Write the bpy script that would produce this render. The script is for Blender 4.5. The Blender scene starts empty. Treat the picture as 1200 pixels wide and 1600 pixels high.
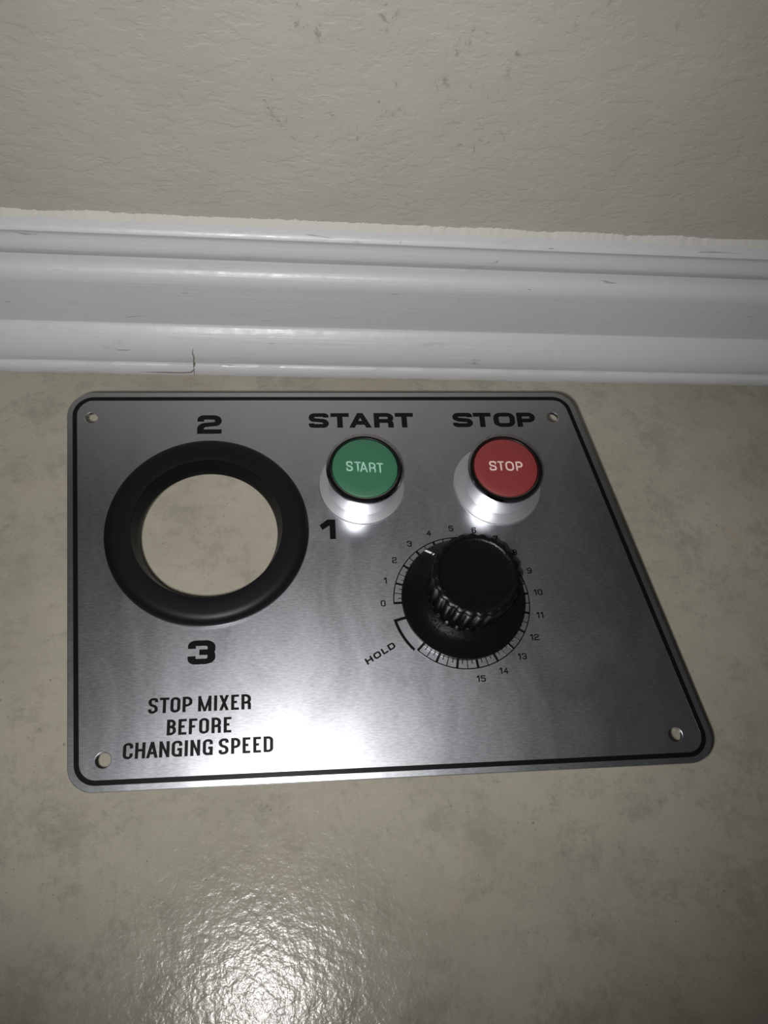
import bpy, bmesh, math, random
from mathutils import Vector, Matrix, noise
random.seed(7)
MM = 0.001
scn = bpy.context.scene
COL = scn.collection

# ------------------------------------------------------------------ camera
cam_d = bpy.data.cameras.new('camera')
cam = bpy.data.objects.new('camera', cam_d)
COL.objects.link(cam)
cam_d.sensor_fit = 'VERTICAL'
cam_d.sensor_height = 36.0
cam_d.lens = 36.0 * 1310.0 / 1600.0
cam_d.clip_start = 0.01
CAM_H = 0.3254
CR = Matrix(((0.991526, 0.002100, -0.129890),
             (-0.066580, 0.866781, -0.494225),
             (0.111548, 0.498685, 0.859576)))
cam.matrix_world = Matrix.Translation((0, 0, CAM_H)) @ CR.to_4x4()
scn.camera = cam

# ------------------------------------------------------------------ world: a dim, unlit room
w = bpy.data.worlds.new('dim_room')
scn.world = w
w.use_nodes = True
w.node_tree.nodes['Background'].inputs[0].default_value = (0.96, 0.97, 1.0, 1)
w.node_tree.nodes['Background'].inputs[1].default_value = 0.035

# ------------------------------------------------------------------ the telephone's flash
fl = bpy.data.lights.new('flash', 'SPOT')
fl.energy = 5.25
fl.shadow_soft_size = 0.0035
fl.spot_size = math.radians(103)
fl.spot_blend = 1.0
fl.color = (1.0, 0.985, 0.96)
flo = bpy.data.objects.new('flash', fl)
COL.objects.link(flo)
flo.location = Vector((0, 0, CAM_H)) + CR @ Vector((-0.0105, -0.006, 0.0))
aim = (CR @ Vector((-0.04, 0.155, -1.0))).normalized()
flo.rotation_euler = aim.to_track_quat('-Z', 'Y').to_euler()

scn.view_settings.view_transform = 'Standard'
scn.view_settings.look = 'None'
scn.view_settings.gamma = 1.0
scn.view_settings.use_curve_mapping = False
scn.view_settings.exposure = 0.0


# ------------------------------------------------------------------ material helpers
class NT:
    def __init__(s, name):
        s.m = bpy.data.materials.new(name)
        s.m.use_nodes = True
        s.t = s.m.node_tree
        s.b = s.t.nodes['Principled BSDF']

    def n(s, typ, **kw):
        nd = s.t.nodes.new(typ)
        for k, v in kw.items():
            if k.startswith('i_'):
                key = k[2:]
                nd.inputs[int(key) if key.isdigit() else key.replace('_', ' ')].default_value = v
            else:
                setattr(nd, k, v)
        return nd

    def l(s, a, b):
        s.t.links.new(a, b)

    def coords(s, scale=(1, 1, 1), rot=(0, 0, 0)):
        tc = s.n('ShaderNodeTexCoord')
        mp = s.n('ShaderNodeMapping')
        mp.inputs['Scale'].default_value = scale
        mp.inputs['Rotation'].default_value = rot
        s.l(tc.outputs['Object'], mp.inputs['Vector'])
        return mp.outputs['Vector']

    def noise(s, vec, scale, detail=4, rough=0.55, dist=0.0):
        nd = s.n('ShaderNodeTexNoise')
        nd.inputs['Scale'].default_value = scale
        nd.inputs['Detail'].default_value = detail
        nd.inputs['Roughness'].default_value = rough
        nd.inputs['Distortion'].default_value = dist
        s.l(vec, nd.inputs['Vector'])
        return nd.outputs['Fac']

    def ramp(s, fac, stops):
        r = s.n('ShaderNodeValToRGB')
        e = r.color_ramp.elements
        while len(e) < len(stops):
            e.new(0.5)
        for i, (p, c) in enumerate(stops):
            e[i].position = p
            e[i].color = (c, c, c, 1) if isinstance(c, (int, float)) else (*c, 1)
        s.l(fac, r.inputs['Fac'])
        return r.outputs['Color']

    def mix(s, fac, a, b, mode='MIX'):
        m = s.n('ShaderNodeMix', data_type='RGBA', blend_type=mode)
        for v, sock in ((fac, m.inputs[0]), (a, m.inputs[6]), (b, m.inputs[7])):
            if isinstance(v, bpy.types.NodeSocket):
                s.l(v, sock)
            elif isinstance(v, tuple):
                sock.default_value = (*v, 1)
            else:
                sock.default_value = v
        return m.outputs[2]

    def bump(s, h, strength, dist, normal=None):
        b = s.n('ShaderNodeBump')
        b.inputs['Strength'].default_value = strength
        b.inputs['Distance'].default_value = dist
        s.l(h, b.inputs['Height'])
        if normal is not None:
            s.l(normal, b.inputs['Normal'])
        return b.outputs['Normal']


def plain(name, col, rough, metal=0.0, spec=0.5, bump=None):
    k = NT(name)
    k.b.inputs['Base Color'].default_value = (*col, 1)
    k.b.inputs['Roughness'].default_value = rough
    k.b.inputs['Metallic'].default_value = metal
    k.b.inputs['Specular IOR Level'].default_value = spec
    v = k.coords()
    sc, st, ds = bump or (900, 0.15, 0.00005)
    k.l(k.bump(k.noise(v, sc, 3), st, ds), k.b.inputs['Normal'])
    return k


# floor: matt-glazed stone-look tile, mottled grey-beige
k = NT('stone_look_tile')
v = k.coords()
big = k.noise(v, 9, 6, 0.62)
mid = k.noise(v, 30, 12, 0.86)
fine = k.noise(v, 110, 10, 0.86)
base = k.ramp(big, [(0.30, (0.240, 0.226, 0.183)), (0.5, (0.300, 0.282, 0.230)), (0.70, (0.348, 0.324, 0.268))])
blot = k.ramp(mid, [(0.50, 0.0), (0.56, 0.4), (0.66, 0.8)])
c = k.mix(blot, base, (0.200, 0.186, 0.150))
vp = k.coords((1, 1, 1), (0, 0, 1.1))
pk = k.ramp(k.noise(vp, 21, 9, 0.78), [(0.54, 0.0), (0.66, 0.45)])
c = k.mix(pk, c, (0.330, 0.262, 0.215))
lt = k.ramp(k.noise(vp, 45, 9, 0.8), [(0.58, 0.0), (0.70, 0.35)])
c = k.mix(lt, c, (0.37, 0.35, 0.29))
dk = k.ramp(fine, [(0.55, 0.0), (0.66, 0.5)])
c = k.mix(dk, c, (0.150, 0.138, 0.108))
sp = k.ramp(k.noise(v, 520, 2, 0.5), [(0.71, 0.0), (0.75, 0.5)])
c = k.mix(sp, c, (0.09, 0.08, 0.06))
k.l(c, k.b.inputs['Base Color'])
k.b.inputs['Roughness'].default_value = 0.215
k.b.inputs['Specular IOR Level'].default_value = 0.28
n1 = k.bump(k.noise(v, 270, 3, 0.5, 0.3), 0.42, 0.00048)
n2 = k.bump(k.noise(v, 900, 2, 0.5), 0.4, 0.00014, n1)
k.l(n2, k.b.inputs['Normal'])
M_FLOOR = k.m

# wall: painted plaster with trowel texture
k = NT('textured_plaster_paint')
v = k.coords()
a1 = k.noise(k.coords((0.8, 1, 1.6), (0, 0.62, 0)), 150, 3, 0.55, 0.15)
a2 = k.noise(v, 210, 4, 0.6, 0.5)
c = k.ramp(k.noise(v, 14, 5, 0.6), [(0.3, (0.315, 0.298, 0.264)), (0.7, (0.360, 0.341, 0.306))])
sc_ = k.ramp(k.noise(k.coords((1, 1, 0.7)), 150, 5, 0.7, 0.8), [(0.60, 0.0), (0.66, 0.75)])
mk_ = k.ramp(k.noise(v, 16, 3, 0.6), [(0.56, 0.0), (0.64, 1.0)])
sc_ = k.mix(1.0, sc_, mk_, 'MULTIPLY')
c = k.mix(sc_, c, (0.19, 0.175, 0.145))
k.l(c, k.b.inputs['Base Color'])
k.b.inputs['Roughness'].default_value = 0.5
st = k.ramp(a1, [(0.42, 0.0), (0.47, 0.6), (0.60, 0.9), (0.66, 0.6)])
n1 = k.bump(st, 0.45, 0.00035)
n2 = k.bump(a2, 0.5, 0.0005, n1)
k.l(n2, k.b.inputs['Normal'])
M_WALL = k.m

# baseboard: brushed white gloss paint, scuffed, grubby along its top edge
def white_paint(name, col, dirty):
    k = NT(name)
    v = k.coords()
    strk = k.noise(k.coords((0.025, 1, 1)), 800, 4, 0.6)
    smear = k.ramp(k.noise(k.coords((0.25, 1, 1)), 130, 6, 0.7, 0.4), [(0.60, 0.0), (0.72, dirty)])
    c = k.mix(smear, col, (0.34, 0.325, 0.29))
    mark = k.ramp(k.noise(k.coords((0.22, 1, 1.4)), 210, 3, 0.6, 0.8), [(0.70, 0.0), (0.735, 0.8)])
    c = k.mix(mark, c, (0.22, 0.21, 0.20))
    k.l(c, k.b.inputs['Base Color'])
    rr = k.ramp(k.noise(v, 160, 4), [(0.3, 0.30), (0.7, 0.48)])
    k.l(rr, k.b.inputs['Roughness'])
    n1 = k.bump(strk, 0.5, 0.00028)
    n2 = k.bump(k.noise(v, 300, 3), 0.3, 0.00025, n1)
    k.l(n2, k.b.inputs['Normal'])
    return k.m
M_WHITE = white_paint('white_gloss_paint', (0.47, 0.47, 0.487), 0.35)
M_WHITE2 = white_paint('white_gloss_paint_shoe', (0.48, 0.48, 0.50), 0.5)
M_CAULK = plain('cream_caulk', (0.46, 0.45, 0.425), 0.7, spec=0.2, bump=(500, 0.6, 0.0003)).m
M_CRACK = plain('crack_dark', (0.16, 0.14, 0.11), 0.8).m  # dark brown for the thin strip that draws the crack

# brushed aluminium face plate
def brushed(name, col, r0, r1, aniso, tangent, grain=True):
    k = NT(name)
    k.b.inputs['Metallic'].default_value = 1.0
    v = k.coords((0.05, 1, 1))
    g = k.noise(v, 5200, 3, 0.6)
    g2 = k.noise(k.coords((0.22, 1, 1)), 2000, 4, 0.65)
    sm = k.noise(k.coords((1, 0.45, 1), (0, 0, -0.5)), 42, 6, 0.65, 1.0)
    c = k.mix(k.ramp(g, [(0.3, 0.0), (0.7, 1.0)]), tuple(x * 0.90 for x in col), col)
    k.l(c, k.b.inputs['Base Color'])
    rr = k.ramp(sm, [(0.38, r0), (0.60, r1)])
    rr = k.mix(0.30, rr, k.ramp(g2, [(0.3, r0 - 0.06), (0.7, r1 + 0.06)]))
    k.l(rr, k.b.inputs['Roughness'])
    if aniso:
        k.b.inputs['Anisotropic'].default_value = aniso
        t = k.n('ShaderNodeCombineXYZ')
        for i in range(3):
            t.inputs[i].default_value = tangent[i]
        k.l(t.outputs[0], k.b.inputs['Tangent'])
    n1 = k.bump(g, 0.25, 0.000012)
    n2 = k.bump(g2, 0.2, 0.000018, n1)
    k.l(n2, k.b.inputs['Normal'])
    return k.m

PR = Matrix(((0.999813, -0.008675, -0.017285),
             (0.007115, 0.996062, -0.088378),
             (0.017984, 0.088238, 0.995937)))
M_PLATE = brushed('brushed_aluminium', (0.50, 0.51, 0.55), 0.29, 0.33, 0.30, PR.col[1] * 0.97 + PR.col[0] * 0.24)
M_EDGE = plain('aluminium_satin', (0.62, 0.63, 0.66), 0.33, 1.0, bump=(2500, 0.2, 0.00002)).m
M_MATT = plain('aluminium_matt', (0.62, 0.63, 0.66), 0.42, 1.0, bump=(2500, 0.2, 0.00002)).m
M_INK = plain('black_screen_ink', (0.0035, 0.0035, 0.0045), 0.27, spec=0.22, bump=(3000, 0.2, 0.00001)).m
M_RUBBER = plain('black_rubber', (0.004, 0.0042, 0.0055), 0.42, spec=0.14, bump=(1500, 0.3, 0.00003)).m
M_CHROME = plain('dark_chrome', (0.34, 0.32, 0.34), 0.09, 1.0, bump=(500, 0.3, 0.00004)).m
M_GREEN = plain('green_plastic', (0.024, 0.100, 0.055), 0.42, bump=(700, 0.2, 0.00004)).m
M_RED = plain('red_plastic', (0.150, 0.022, 0.022), 0.42, bump=(700, 0.2, 0.00004)).m
M_PALE = plain('pale_green_ink', (0.24, 0.42, 0.34), 0.5).m
M_PINK = plain('pale_pink_ink', (0.55, 0.40, 0.39), 0.5).m
M_WHITE_INK = plain('white_ink', (0.85, 0.85, 0.85), 0.5).m
M_BACK = plain('black_moulded_body', (0.015, 0.015, 0.015), 0.5).m
k = plain('black_knob_plastic', (0.003, 0.003, 0.0035), 0.26, spec=0.15)
v = k.coords()
n0 = k.bump(k.noise(v, 1900, 3, 0.7), 0.5, 0.00016)
n1 = k.bump(k.ramp(k.noise(v, 1500, 2, 0.5), [(0.60, 0.0), (0.70, 1.0)]), 1.0, 0.00035, n0)
k.l(n1, k.b.inputs['Normal'])
M_KNOB = k.m


# ------------------------------------------------------------------ mesh helpers (units inside: millimetres)
def link(name, me, mat, parent=None, smooth=False):
    o = bpy.data.objects.new(name, me)
    COL.objects.link(o)
    if mat is not None:
        me.materials.clear()
        me.materials.append(mat)
    if parent is not None:
        o.parent = parent
    if smooth:
        for p in me.polygons:
            p.use_smooth = True
    return o


SC = CAM_H / 0.310      # the setting is laid out for a camera 310 mm up
def from_bm(name, bm, mat, parent=None, smooth=False):
    bmesh.ops.recalc_face_normals(bm, faces=bm.faces)
    me = bpy.data.meshes.new(name)
    for v_ in bm.verts:
        v_.co *= MM * SC
    bm.to_mesh(me)
    bm.free()
    return link(name, me, mat, parent, smooth)


def lathe(name, prof, mat, parent, centre=(0, 0), seg=96, closed=False, rfun=None, smooth=True):
    """prof: list of (r, z); r == 0 closes on the axis."""
    bm = bmesh.new()
    rings = []
    for i, (r, z) in enumerate(prof):
        if r <= 1e-6:
            rings.append([bm.verts.new((centre[0], centre[1], z))])
        else:
            ring = []
            for j in range(seg):
                a = 2 * math.pi * j / seg
                rr, zz = (r, z) if rfun is None else rfun(i, r, z, a)
                ring.append(bm.verts.new((centre[0] + rr * math.cos(a), centre[1] + rr * math.sin(a), zz)))
            rings.append(ring)
    pairs = list(zip(rings, rings[1:]))
    if closed:
        pairs.append((rings[-1], rings[0]))
    for A, B in pairs:
        for j in range(seg):
            j2 = (j + 1) % seg
            if len(A) == 1 and len(B) == 1:
                continue
            if len(A) == 1:
                bm.faces.new((A[0], B[j], B[j2]))
            elif len(B) == 1:
                bm.faces.new((A[j], A[j2], B[0]))
            else:
                bm.faces.new((A[j], A[j2], B[j2], B[j]))
    o = from_bm(name, bm, mat, parent, smooth)
    if smooth:
        md = o.modifiers.new('split', 'EDGE_SPLIT')
        md.split_angle = math.radians(38)
    return o


def fillet(pts, rads, closed=True, n=10):
    out = []
    N = len(pts)
    for i, p in enumerate(pts):
        r = rads[i] if isinstance(rads, (list, tuple)) else rads
        if (not closed and i in (0, N - 1)) or r <= 0:
            out.append(Vector(p))
            continue
        p = Vector(p)
        a = Vector(pts[i - 1]) - p
        b = Vector(pts[(i + 1) % N]) - p
        la, lb = a.length, b.length
        a.normalize(); b.normalize()
        ang = math.acos(max(-1, min(1, a.dot(b))))
        if ang > math.pi - 0.02:
            out.append(p)
            continue
        t = r / math.tan(ang / 2)
        t = min(t, la * 0.4999, lb * 0.4999)
        r2 = t * math.tan(ang / 2)
        c = p + (a + b).normalized() * (r2 / math.sin(ang / 2))
        s = p + a * t - c
        e = p + b * t - c
        a0 = math.atan2(s.y, s.x)
        d = math.atan2(e.y, e.x) - a0
        while d > math.pi: d -= 2 * math.pi
        while d < -math.pi: d += 2 * math.pi
        for k_ in range(n + 1):
            th = a0 + d * k_ / n
            out.append(c + Vector((math.cos(th), math.sin(th))) * r2)
    return out


def slab(bm, poly, z0, z1):
    lo = [bm.verts.new((p[0], p[1], z0)) for p in poly]
    hi = [bm.verts.new((p[0], p[1], z1)) for p in poly]
    bm.faces.new(hi)
    for i in range(len(poly)):
        j = (i + 1) % len(poly)
        bm.faces.new((lo[i], lo[j], hi[j], hi[i]))


def ribbon(bm, pts, hw, z0, z1, closed=False):
    """flat band of half width hw along pts with mitred joins"""
    N = len(pts)
    L, R = [], []
    for i in range(N):
        p = Vector(pts[i])
        pa = Vector(pts[i - 1]) if (i > 0 or closed) else None
        pb = Vector(pts[(i + 1) % N]) if (i < N - 1 or closed) else None
        if pa is None: d = (pb - p).normalized(); nrm = Vector((-d.y, d.x)); sc = 1
        elif pb is None: d = (p - pa).normalized(); nrm = Vector((-d.y, d.x)); sc = 1
        else:
            d1 = (p - pa).normalized(); d2 = (pb - p).normalized()
            n1 = Vector((-d1.y, d1.x)); n2 = Vector((-d2.y, d2.x))
            nrm = (n1 + n2)
            if nrm.length < 1e-4: nrm = n1
            nrm.normalize()
            sc = min(2.2, 1 / max(0.2, nrm.dot(n1)))
        L.append(p + nrm * hw * sc)
        R.append(p - nrm * hw * sc)
    return L, R, closed


def add_ribbon(bm, L, R, closed, z0, z1):
    N = len(L)
    V = [[bm.verts.new((q.x, q.y, z)) for q in S] for S, z in ((L, z1), (R, z1), (L, z0), (R, z0))]
    for i in range(N if closed else N - 1):
        j = (i + 1) % N
        bm.faces.new((V[0][i], V[0][j], V[1][j], V[1][i]))
        bm.faces.new((V[0][i], V[2][i], V[2][j], V[0][j]))
        bm.faces.new((V[1][i], V[1][j], V[3][j], V[3][i]))
    if not closed:
        for i in (0, N - 1):
            bm.faces.new((V[0][i], V[1][i], V[3][i], V[2][i]))


# ------------------------------------------------------------------ lettering (own stroke alphabets)
S_ = 's'
GL = {
    'S': [('r', [(1, .76), (1, 1), (0, 1), (0, .56), (1, .44), (1, 0), (0, 0), (0, .24)])],
    'T': [('x', [(0, 1), (1, 1)]), ('x', [(.5, 1), (.5, 0)])],
    'O': [('c', [(0, 0), (0, 1), (1, 1), (1, 0)])],
    '0': [('c', [(0, 0), (0, 1), (1, 1), (1, 0)])],
    'P': [('x', [(0, 0), (0, 1)]), ('r', [(0, 1), (1, 1), (1, .42), (0, .42)])],
    'R': [('x', [(0, 0), (0, 1)]), ('r', [(0, 1), (1, 1), (1, .44), (0, .44)]), ('r', [(.4, .44), (.99, .44), (.99, 0)])],
    'E': [('x', [(1, 1), (0, 1), (0, 0), (1, 0)]), ('x', [(0, .52), (.93, .52)])],
    'F': [('x', [(1, 1), (0, 1), (0, 0)]), ('x', [(0, .49), (.93, .49)])],
    'H': [('x', [(0, 0), (0, 1)]), ('x', [(1, 0), (1, 1)]), ('x', [(0, .52), (.99, .52)])],
    'L': [('x', [(0, 1), (0, 0), (1, 0)])],
    'I': [('x', [(.5, 0), (.5, 1)])],
    'D': [('d', [(0, 0), (0, 1), (1, 1), (1, 0)])],
    'B': [('x', [(0, 0), (0, 1)]), ('r', [(0, 1), (.93, 1), (.93, .53), (0, .53)]), ('r', [(0, .53), (1, .53), (1, 0), (0, 0)])],
    'C': [('r', [(1, .68), (1, 1), (0, 1), (0, 0), (1, 0), (1, .32)])],
    'G': [('r', [(1, .70), (1, 1), (0, 1), (0, 0), (1, 0), (1, .30)]), ('x', [(.55, .45), (.999, .45), (.999, 0)])],
    'N': [('x', [(0, 0), (0, 1)]), ('x', [(1, 0), (1, 1)]), ('g', (0, 1, 1, 0, .85))],
    'M': [('x', [(0, 0), (0, 1)]), ('x', [(1, 0), (1, 1)]), ('g', (0, 1, .5, 0, .80)), ('g', (1, 1, .5, 0, .80))],
    'X': [('g', (0, 0, 1, 1, 1.0)), ('g', (0, 1, 1, 0, 1.0))],
    'A': [('g', (0, 0, .5, 1, 1.0)), ('g', (1, 0, .5, 1, 1.0)), ('x', [(.2, .27), (.8, .27)])],
    '1': [('p1', None)],
    '2': [('2', [(0, .70), (0, 1), (1, 1), (1, .54), (0, .44), (0, 0), (1, 0)])],
    '3': [('r', [(0, .70), (0, 1), (1, 1), (1, .5), (.38, .5)]), ('r', [(.38, .5), (1, .5), (1, 0), (0, 0), (0, .30)])],
    '4': [('x', [(.74, 0), (.74, 1), (0, .27), (1, .27)])],
    '5': [('5', [(1, 1), (.03, 1), (.0, .58), (1, .62), (1, 0), (0, 0), (0, .24)])],
    '6': [('r', [(1, .80), (1, 1), (0, 1), (0, 0), (1, 0), (1, .57), (0, .57)])],
    '7': [('x', [(0, .86), (0, 1), (1, 1), (.36, 0)])],
    '8': [('c', [(.05, .5), (.05, 1), (.95, 1), (.95, .5)]), ('c', [(0, 0), (0, .5), (1, .5), (1, 0)])],
    '9': [('r', [(0, .20), (0, 0), (1, 0), (1, 1), (0, 1), (0, .43), (1, .43)])],
}


def glyph(bm, ch, x0, x1, base, capH, hx, hy, rad, z0, z1, xf, roundcap=False):
    """ch into the box x0..x1, base..base+capH; hx/hy half thickness of upright / level strokes"""
    W = x1 - x0
    ky = hx / hy
    def put(poly):
        return [xf(Vector(p)) for p in poly]
    def cb(p):      # centre-line box to isotropic pen space
        return Vector((x0 + hx + p[0] * (W - 2 * hx), (hy + p[1] * (capH - 2 * hy)) * ky))
    def back(q):
        return Vector((q.x, base + q.y / ky))
    for kind, data in GL[ch]:
        z1 += 0.006
        if kind == 'g':
            xa, ya, xb, yb, kw = data
            wd = 2 * hx * kw
            xa_ = x0 + xa * (W - wd); xb_ = x0 + xb * (W - wd)
            ya_ = base + ya * capH; yb_ = base + yb * capH
            poly = [(xa_, ya_), (xa_ + wd, ya_), (xb_ + wd, yb_), (xb_, yb_)]
            slab(bm, put(poly), z0, z1)
            continue
        if kind == 'p1':
            t = 2 * hx / W
            ty = 2 * hy / capH
            s = 1.0
            poly = [(1 - t, 0), (s, 0), (s, 1), (max(.3, 1 - t * 1.35), 1), (0, .72), (.0 + t * .45, .72 - ty * 1.0), (1 - t, 1 - ty * 1.25)]
            slab(bm, put([(x0 + a * W, base + b * capH) for a, b in poly]), z0, z1)
            continue
        pts = [cb(p) for p in data]
        closed = kind in ('c', 'd')
        rr = rad
        if kind == 'x': rads = [0] * len(pts)
        elif kind == 'd': rads = [0, 0, rr, rr]
        elif kind == '2': rads = [0, rr, rr, rr, rr, 0, 0]
        elif kind == '5': rads = [0, 0, 0, rr, rr, rr, 0]
        else: rads = [rr] * len(pts)
        if ch == '3': rads = [rr] * len(pts); rads[-2 if data[-1] == (.38, .5) else 1] = rr * .7
        if not closed:
            for e, q in ((0, 1), (-1, -2)):
                pe, pq = data[e], data[q]
                d = (pts[e] - pts[q])
                on = (abs(pe[0] - pq[0]) < 1e-6 and pe[1] in (0, 1)) or (abs(pe[1] - pq[1]) < 1e-6 and pe[0] in (0, 1))
                if (on or (ch == '7' and e == -1)) and not roundcap:
                    pts[e] = pts[e] + d.normalized() * hx
        path = fillet([tuple(p) for p in pts], rads, closed, 8)
        L, R, cl = ribbon(bm, path, hx, z0, z1, closed)
        add_ribbon(bm, [xf(back(q)) for q in L], [xf(back(q)) for q in R], closed, z0, z1)
        if roundcap and not closed:
            for e in (path[0], path[-1]):
                slab(bm, [xf(back(e + Vector((math.cos(a), math.sin(a))) * hx)) for a in [i * math.pi / 6 for i in range(12)]], z0, z1)


def word(name, letters, base, capH, hx, hy, rad, mat, parent, z0=-0.02, z1=0.05, base2=None, roundcap=False, lean=0.0):
    """letters: [(char, x0, x1)], base height at the first letter, base2 at the last one"""
    bm = bmesh.new()
    xs, xe = letters[0][1], letters[-1][2]
    sl = 0 if base2 is None else (base2 - base) / (xe - xs)
    for ch, a, b in letters:
        def xf(p, a=a):
            return Vector((p.x + lean * (p.y - base), p.y + sl * (p.x - xs)))
        glyph(bm, ch, a, b, base, capH, hx, hy, rad, z0, z1, xf, roundcap)
    return from_bm(name, bm, mat, parent)


def flat(text, cx, cy, cw, capH, adv, ang, hx, hy, rad, bm, z0=-0.02, z1=0.05):
    """short string centred on (cx, cy), turned by ang"""
    n = len(text)
    tot = sum((cw * (0.62 if t == '1' else 1)) for t in text) + adv * (n - 1)
    x = -tot / 2
    ca, sa = math.cos(ang), math.sin(ang)
    xf = lambda p: Vector((cx + p.x * ca - p.y * sa, cy + p.x * sa + p.y * ca))
    for t in text:
        wd = cw * (0.62 if t == '1' else 1)
        glyph(bm, t, x, x + wd, -capH / 2, capH, hx, hy, rad, z0, z1, xf)
        x += wd + adv


# ------------------------------------------------------------------ setting
WALL_Y = 270.0
X0, X1 = -1600.0, 1700.0

bm = bmesh.new()
slab(bm, [(X0, -1700), (X1, -1700), (X1, WALL_Y), (X0, WALL_Y)], -20, 0)
o = from_bm('floor', bm, M_FLOOR); o['kind'] = 'structure'
o['label'] = 'mottled grey-beige stone-look floor with a glossy uneven glaze'

bm = bmesh.new()
slab(bm, [(X0, WALL_Y), (X1, WALL_Y), (X1, WALL_Y + 60), (X0, WALL_Y + 60)], -20, 1500)
o = from_bm('wall_back', bm, M_WALL); o['kind'] = 'structure'
o['label'] = 'warm grey painted wall with rough trowelled texture'


def extrude_profile(name, prof, x0, x1, mat, parent=None, step=None, wob=None, smooth=True, cap=True, angle=32):
    bm = bmesh.new()
    n = max(1, int((x1 - x0) / step)) if step else 1
    # fine stations only where the photograph looks
    xs = [x0 + (x1 - x0) * i / n for i in range(n + 1)]
    if not step and x0 < -300 < 500 < x1:
        xs = [x0] + [-300 + 2.0 * i for i in range(401)] + [x1]
    rows = []
    for x in xs:
        row = []
        for i, (y, z) in enumerate(prof):
            dy = dz = 0
            if wob: dy, dz = wob(i, x, y, z)
            row.append(bm.verts.new((x, y + dy, z + dz)))
        rows.append(row)
    for A, B in zip(rows, rows[1:]):
        for i in range(len(prof) - 1):
            bm.faces.new((A[i], B[i], B[i + 1], A[i + 1]))
    if cap:
        bm.faces.new(rows[0]); bm.faces.new(rows[-1])
    o = from_bm(name, bm, mat, parent, smooth)
    md = o.modifiers.new('split', 'EDGE_SPLIT'); md.split_angle = math.radians(angle)
    return o


def arcp(cy, cz, r, a0, a1, n=8, ry=None):
    ry = ry or r
    return [(cy + ry * math.cos(math.radians(a0 + (a1 - a0) * i / n)), cz + r * math.sin(math.radians(a0 + (a1 - a0) * i / n))) for i in range(n + 1)]

base_prof = [(269.9, 20), (260, 20), (260, 47.0), (260.15, 48.6), (260.6, 50.2), (261.4, 51.8), (262.6, 53.2), (264.0, 54.1), (265.4, 54.6),
             (267.7, 54.8), (266.7, 56.3), (265.3, 58.9), (265.1, 60.2), (265.4, 61.8), (266.1, 63.9), (266.7, 65.6), (266.7, 66.8),
             (266.0, 68.2),
             (265.2, 68.6), (264.3, 69.2), (264.0, 70.1), (264.4, 71.0), (265.4, 71.9), (267.6, 73.0), (269.95, 74.2)]
def wob_top(i, x, y, z):
    if i >= len(base_prof) - 1:
        return 0, 0.55 * noise.noise((x * .22, 3, 0)) + 0.35 * noise.noise((x * .7, 9, 0))
    if i >= len(base_prof) - 7:
        return 0, 0.12 * noise.noise((x * .15, i * .3, 4))
    return 0, 0
bb = extrude_profile('baseboard_back', base_prof, X0, X1, M_WHITE, wob=wob_top)
bb['kind'] = 'structure'
bb['label'] = 'white glossy moulded baseboard along the foot of the wall'
# the filler bead between baseboard and wall
capp = [(267.6, 72.95), (268.2, 73.5), (268.9, 74.2), (269.5, 74.9), (269.95, 75.4)]
def wob_c(i, x, y, z):
    a = 0.8 * noise.noise((x * .3, 1, 0)) + 0.6 * noise.noise((x * 1.1, 5, 0)) + 0.9 * noise.noise((x * .05, 7, 0))
    return (-0.15 * a if i < 4 else 0), a * (i / 4.0) * 0.9
extrude_profile('caulk_bead', capp, -300, 500, M_CAULK, bb, step=0.8, wob=wob_c, cap=False, angle=60)

shoe_prof = [(259.99, 6.9), (252.9, 6.9), (252.1, 7.6), (251.9, 9.0), (252.0, 11.5), (252.6, 14.2), (253.8, 17.0), (255.4, 19.6), (257.2, 21.8), (258.8, 23.4), (259.5, 23.9), (259.99, 24.0)]
def wob_s(i, x, y, z):
    if i in (0, 11): return 0, 0.1 * noise.noise((x * .1, 2, 2))
    return 0.14 * noise.noise((x * .05, z * .2, 0)), 0
tr = extrude_profile('trim_1', shoe_prof, X0, X1, M_WHITE2, wob=wob_s)
tr['kind'] = 'structure'
tr['label'] = 'white rounded shoe moulding where the baseboard meets the floor'
lip = [(258, 0), (251.0, 0.0), (250.7, 0.8), (250.8, 3.6), (251.3, 5.2), (252.2, 6.2), (253.6, 6.6), (258, 6.6)]
def wob_l(i, x, y, z):
    return 0.25 * noise.noise((x * .08, i * .3, 1)), (0.2 * noise.noise((x * .1, 4, 4)) if i > 3 else 0)
for a, b in ((-300, -36.3), (-36.0, 500)):
    extrude_profile('floor_bead', lip, a, b, M_WHITE2, tr, step=2.0, wob=wob_l)
for a, b in ((X0, -300), (500, X1)):
    extrude_profile('floor_bead', lip, a, b, M_WHITE2, tr)
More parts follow.
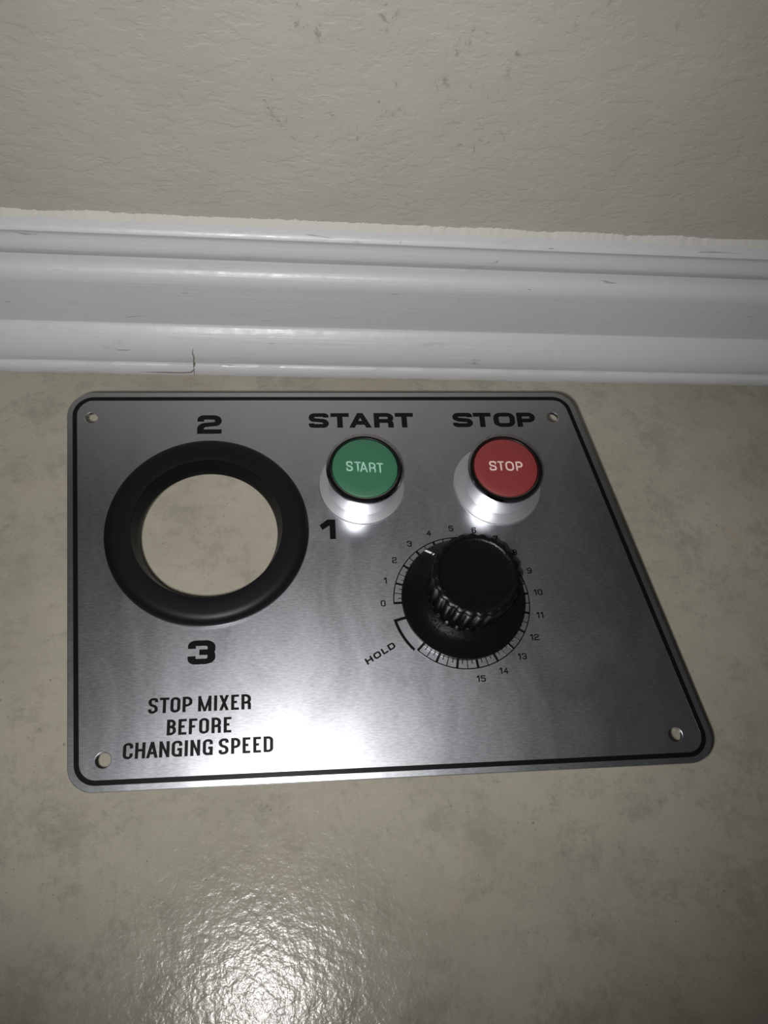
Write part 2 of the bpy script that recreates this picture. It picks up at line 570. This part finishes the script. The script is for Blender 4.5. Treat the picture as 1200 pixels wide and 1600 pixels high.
# split in the paint above the joint, turning left along the bead
bm = bmesh.new()
pp = [(-35.6, 16.4), (-36.0, 13.6), (-35.5, 11.2), (-35.9, 8.8), (-35.6, 6.5), (-36.1, 4.0), (-37.6, 2.4), (-42, 2.0), (-49, 2.1), (-60, 2.2)]
def shoe_y(z):
    P_ = [p for p in (lip[1:6] + shoe_prof[2:-1])]
    for (ya, za), (yb, zb) in zip(P_, P_[1:]):
        if za <= z <= zb and zb > za:
            return ya + (yb - ya) * (z - za) / (zb - za)
    return 251
path = [Vector(p) for p in fillet(pp, .5, False, 2)]
L, R, _ = ribbon(bm, path, 0.28, 0, 0)
prev = None
n_ = len(L)
for i, (a, b) in enumerate(zip(L, R)):
    f = 1.0 if 0 < i < n_ - 1 else 0.1
    m_ = (a + b) / 2
    a = m_ + (a - m_) * f * (0.7 + 0.5 * random.random()); b = m_ + (b - m_) * f
    ya, yb = shoe_y(a.y) - 0.16, shoe_y(b.y) - 0.16
    cur = [bm.verts.new((a.x, ya, a.y)), bm.verts.new((b.x, yb, b.y)), bm.verts.new((b.x, yb + .6, b.y)), bm.verts.new((a.x, ya + .6, a.y))]
    if prev:
        for q in range(4):
            bm.faces.new((prev[q], cur[q], cur[(q + 1) % 4], prev[(q + 1) % 4]))
    prev = cur
from_bm('paint_crack', bm, M_CRACK, tr)

SC = 1.0
# ------------------------------------------------------------------ the control panel
panel = bpy.data.objects.new('control_panel', None)
COL.objects.link(panel)
panel.empty_display_size = 0.02
panel.matrix_world = Matrix.Translation(Vector((-67.441, 63.254, 30.966)) * MM) @ PR.to_4x4()
panel['label'] = 'brushed aluminium machine control panel with green and red buttons and black knob, lying on floor'
panel['category'] = 'control panel'

# outline: two slanting sides
def left_u(v): return -0.2 - 11.25 / 126.93 * (v + 0.6)
def right_u(v): return 227.35 - 0.2055 * (v + 1.7)
outline = [(left_u(-0.5), -0.5), (right_u(-1.75), -1.75), (right_u(154.75), 154.75), (left_u(154.85), 154.85)]
def inset(poly, d):
    out = []
    N = len(poly)
    for i in range(N):
        p = Vector(poly[i]); a = Vector(poly[i - 1]); b = Vector(poly[(i + 1) % N])
        d1 = (p - a).normalized(); d2 = (b - p).normalized()
        n1 = Vector((-d1.y, d1.x)); n2 = Vector((-d2.y, d2.x))
        m = (n1 + n2).normalized()
        out.append(tuple(p + m * d / m.dot(n1)))
    return out

GR = (43.3, 92.8)
BTN_G = (103.1, 111.1)
BTN_R = (158.2, 110.6)
DIAL = (138.5, 61.75)
def circle_pts(c, r, n=48): return [(c[0] + r * math.cos(2 * math.pi * i / n), c[1] + r * math.sin(2 * math.pi * i / n)) for i in range(n)]
cu = bpy.data.curves.new('face', 'CURVE')
cu.dimensions = '2D'; cu.fill_mode = 'BOTH'
cu.extrude = 0.00072; cu.bevel_depth = 0.00018; cu.bevel_resolution = 1; cu.offset = -0.00018
loops = [[tuple(p) for p in fillet(outline, [9, 9.5, 9.5, 10], True, 14)],
         circle_pts(GR, 28.9, 96), circle_pts(BTN_G, 10.9, 64), circle_pts(BTN_R, 10.9, 64), circle_pts(DIAL, 4.5, 32)]
for hc, hr in (((-3.56, 143.08), 2.45), ((10.47, 9.68), 2.62), ((186.2, 142.3), 2.5), ((211.7, 8.6), 2.55)):
    loops.append(circle_pts(hc, hr, 36))
for lp in loops:
    sp = cu.splines.new('POLY')
    sp.points.add(len(lp) - 1)
    for i, p in enumerate(lp):
        sp.points[i].co = (p[0] * MM, p[1] * MM, 0, 1)
    sp.use_cyclic_u = True
tmp = bpy.data.objects.new('tmp', cu)
COL.objects.link(tmp)
bpy.context.view_layer.update()
me = bpy.data.meshes.new_from_object(tmp.evaluated_get(bpy.context.evaluated_depsgraph_get()))
bpy.data.objects.remove(tmp); bpy.data.curves.remove(cu)
me.name = 'face_plate'
zt = max(v_.co.z for v_ in me.vertices)
for v_ in me.vertices: v_.co.z -= zt
plate = link('face_plate', me, M_PLATE, panel)
plate['label'] = 'four-sided brushed aluminium plate with rounded corners and a hole in each corner'
me.materials.append(M_EDGE)
for p in me.polygons:
    p.use_smooth = False
    p.material_index = 0 if p.normal.z > 0.9 else 1

# black border line
bm = bmesh.new()
cl = inset(outline, 2.95)
L, R, _ = ribbon(bm, fillet(cl, [6.8, 6.8, 7.0, 7.2], True, 14), 0.86, 0, 0, True)
add_ribbon(bm, L, R, True, -0.02, 0.04)
from_bm('border_line', bm, M_INK, panel)

# headings, wide black letters
word('heading_lettering', [('S', 82.8, 91.0), ('T', 91.8, 99.4), ('A', 99.3, 108.7), ('R', 109.7, 117.9), ('T', 118.6, 126.2)], 137.8, 7.0, 1.14, .92, 2.0, M_INK, panel)
word('heading_lettering', [('S', 142.9, 151.4), ('T', 151.7, 159.4), ('O', 160.4, 169.6), ('P', 170.5, 178.5)], 137.85, 6.9, 1.14, .92, 2.0, M_INK, panel)
word('position_numeral', [('2', 38.0, 47.7)], 135.3, 8.7, 1.32, 1.04, 2.1, M_INK, panel)
word('position_numeral', [('3', 37.2, 46.9)], 41.1, 8.8, 1.40, 1.04, 2.0, M_INK, panel)
word('position_numeral', [('1', 85.7, 91.85)], 88.25, 8.35, 1.14, 1.0, 1.4, M_INK, panel)
# warning, narrow upright letters
word('warning_lettering', [('S', 24.44, 27.67), ('T', 28.25, 31.48), ('O', 31.87, 35.28), ('P', 36.0, 39.35), ('M', 41.31, 45.89), ('I', 46.71, 47.86), ('X', 48.51, 51.9), ('E', 52.63, 55.33), ('R', 56.16, 59.5)],
     24.5, 5.35, .55, .43, 1.5, M_INK, panel)
word('warning_lettering', [('B', 30.99, 34.1), ('E', 34.84, 37.64), ('F', 38.38, 41.19), ('O', 41.83, 45.23), ('R', 46.04, 49.29), ('E', 50.17, 52.81)],
     16.85, 5.35, .55, .43, 1.5, M_INK, panel)
word('warning_lettering', [('C', 16.82, 20.12), ('H', 20.8, 24.21), ('A', 24.5, 28.4), ('N', 28.77, 32.21), ('G', 32.89, 36.4), ('I', 37.2, 38.3), ('N', 39.1, 42.42), ('G', 43.25, 46.63), ('S', 48.6, 51.93), ('P', 52.77, 55.94), ('E', 56.64, 59.31), ('E', 60.24, 62.92), ('D', 63.77, 67.06)],
     9.6, 5.35, .55, .43, 1.5, M_INK, panel)

# dial scale: ring of divisions, 18 sections of 17.5 degrees
def arc(c, r, a0, a1, n): return [(c[0] + r * math.cos(math.radians(a0 + (a1 - a0) * i / n)), c[1] + r * math.sin(math.radians(a0 + (a1 - a0) * i / n))) for i in range(n + 1)]
def rad_line(bm, c, r0, r1, a, hw):
    ca, sa = math.cos(math.radians(a)), math.sin(math.radians(a))
    L, R, _ = ribbon(bm, [(c[0] + r0 * ca, c[1] + r0 * sa), (c[0] + r1 * ca, c[1] + r1 * sa)], hw, 0, 0)
    add_ribbon(bm, L, R, False, -0.02, 0.04)
bm = bmesh.new()
for r, hw in ((26.05, .21), (22.75, .19)):
    L, R, _ = ribbon(bm, arc(DIAL, r, 180, -135, 120), hw, 0, 0)
    add_ribbon(bm, L, R, False, -0.02, 0.04)
for i in range(19):
    a = 180 - 17.5 * i
    rad_line(bm, DIAL, 22.6, 26.2, a, .46)
    if i < 18:
        rad_line(bm, DIAL, 22.6, 26.2, a - 8.75, .17)
        rad_line(bm, DIAL, 22.6, 24.3, a - 4.375, .17)
        rad_line(bm, DIAL, 22.6, 24.3, a - 13.125, .17)
from_bm('dial_scale', bm, M_INK, panel)
bm = bmesh.new()
L, R, _ = ribbon(bm, [(DIAL[0] + 22.9 * math.cos(math.radians(-165.2)), DIAL[1] + 22.9 * math.sin(math.radians(-165.2)))] + arc(DIAL, 26.85, -165.2, -137.2, 16), .55, 0, 0)
add_ribbon(bm, L, R, False, -0.02, 0.04)
from_bm('hold_bracket', bm, M_INK, panel)
for i in range(16):
    a = math.radians(180 - 17.5 * i)
    bm = bmesh.new()
    flat(str(i), DIAL[0] + 30.1 * math.cos(a), DIAL[1] + 30.1 * math.sin(a), 1.85, 2.4,   .42, 0.0, .235, .20, .45, bm)
    from_bm('dial_numeral', bm, M_INK, panel)
# HOLD, running up along the bracket
bm = bmesh.new()
a = math.atan2(43.72 - 38.6, 110.2 - 101.2)
ca, sa = math.cos(a), math.sin(a)
xf = lambda p: Vector((101.3 + p.x * ca - p.y * sa, 38.65 + p.x * sa + p.y * ca))
for ch, x0, x1 in (('H', 0.0, 2.75), ('O', 3.45, 6.3), ('L', 7.0, 9.2), ('D', 9.75, 12.45)):
    glyph(bm, ch, x0, x1, 0, 2.35, .34, .28, .6, -0.02, 0.05, xf)
from_bm('dial_lettering', bm, M_INK, panel)

# black rubber grommet
g_prof = [(28.3, 4.62), (28.7, 4.72), (31.0, 4.78), (34.2, 4.78), (35.6, 4.6), (36.8, 4.05), (37.6, 3.2), (38.1, 1.8), (38.25, .5), (38.0, 0.01),
          (30.5, 0.01), (28.85, -0.0), (28.85, -1.8), (33.0, -1.8), (33.2, -2.6), (32.0, -4.2), (28.0, -4.6), (26.5, -4.3), (26.2, -3.8), (26.2, -3.2), (26.75, -1.2), (27.3, 1.0), (27.9, 3.2), (28.15, 4.3)]
g = lathe('grommet', g_prof, M_RUBBER, panel, GR, 128, closed=True)
g['label'] = 'thick black rubber ring around the large round opening'


def push_button(c, cap_mat, ink, letters, base, base2, capH, depth, fr, lean, what):
    hs = lathe('push_button', [(13.1, .9), (13.35, 1.0), (13.45, 1.6), (13.75, 6.0), (14.15, 11.0), (14.35, 13.0), (14.35, 13.3), (12.9, 13.3), (12.9, 0.9)], M_EDGE, panel, c, 96, closed=True)
    hs['label'] = what
    lathe('mounting_ring', [(12.9, 0.0), (fr, 0.0), (fr, .35), (fr - .35, .7), (13.8, 1.05), (12.9, 1.05)], M_MATT, hs, c, 96, closed=True)
    lathe('bezel', [(14.35, 13.25), (14.75, 13.6), (14.85, 14.3), (14.7, 15.1), (14.3, 15.6), (13.6, 15.72), (12.95, 15.6), (12.7, 15.2), (12.65, 13.25)], M_CHROME, hs, c, 96, closed=True)
    lathe('button_cap', [(12.55, 12.0), (12.55, 15.1), (12.42, 15.35), (12.0, 15.5), (9, 15.62), (5, 15.72), (0, 15.76)], cap_mat, hs, c, 96)
    word('button_lettering', letters, base, capH, .30, .30, 1.2, ink, hs, 15.5, 15.83, base2, True, lean)
    lathe('button_body', [(0, -depth), (10.2, -depth), (10.4, -depth + .4), (10.4, -6), (10.8, -5.9), (10.8, -1.6)] + [(10.8, .9), (0, .9)], M_BACK, hs, c, 48)
    lathe('lock_nut', [(11.0, -1.65), (14.0, -1.65), (14.0, -4.6), (11.0, -4.6)], M_EDGE, hs, c, 6, closed=True, smooth=False)
    return hs


push_button(BTN_G, M_GREEN, M_PALE, [('S', 95.95, 98.45), ('T', 99.05, 101.75), ('A', 101.1, 104.1), ('R', 104.65, 107.2), ('T', 107.55, 110.2)], 109.6, 108.5, 4.25, 41.2, 17.2, -0.02, 'green START push button in a silver collar')
push_button(BTN_R, M_RED, M_PINK, [('S', 151.6, 154.4), ('T', 154.85, 157.5), ('O', 158.0, 161.3), ('P', 162.1, 164.85)], 109.1, 108.7, 4.1, 42.2, 18.0, -0.02, 'red STOP push button in a silver collar')

# knob: sloping skirt, fluted body, shallow dished top
NF = 24
KC = (138.9, 62.4)
def flute(i, r, z, a):
    if i >= KB and r > 14.0:
        wv = 0.5 + 0.5 * math.cos(NF * a)
        amt = 0.95 if z < 26.2 else 0.6
        r2 = r - amt * (1 - wv) ** 1.5
        return r2, z
    return r, z
k_prof = [(0, .25), (23.2, .25), (23.6, .6), (23.6, 2.3), (23.3, 2.75), (21.5, 4.7), (19.8, 6.5), (17.6, 8.0), (15.6, 8.9), (15.1, 9.3)]
KB = len(k_prof)
k_prof += [(15.2, 9.6), (15.35, 14), (15.55, 19), (15.75, 23.5), (15.95, 25.6), (15.8, 26.6), (15.2, 27.1), (14.0, 27.3)]
k_prof += [(13.9, 27.3), (13.5, 26.9), (12.8, 26.7), (6, 26.5), (0, 26.45)]
kn = lathe('dial_knob', k_prof, M_KNOB, panel, KC, 288, rfun=flute)
kn['label'] = 'black fluted knob with a white pointer line on its skirt'
bm = bmesh.new()
a = math.radians(124.5)
def kp(r, z, s): return (KC[0] + r * math.cos(a) - s * math.sin(a), KC[1] + r * math.sin(a) + s * math.cos(a), z)
q = [(23.3, 2.8), (21.5, 4.76), (19.2, 6.98)]
rows = [[bm.verts.new(kp(r, z + .05, s)) for s in (-.42, .42)] + [bm.verts.new(kp(r - .1, z - .15, s)) for s in (.42, -.42)] for r, z in q]
for A, B in zip(rows, rows[1:]):
    for i in range(4):
        bm.faces.new((A[i], B[i], B[(i + 1) % 4], A[(i + 1) % 4]))
bm.faces.new(rows[0]); bm.faces.new(rows[-1])
o = from_bm('pointer_line', bm, M_WHITE_INK, kn); o['label'] = 'white pointer line'
lathe('potentiometer', [(0, -37.9), (9.3, -37.9), (9.6, -37.5), (9.6, -9), (8.8, -8.5), (4.2, -8.4), (4.2, 0.3), (0, .3)], M_BACK, kn, DIAL, 48)
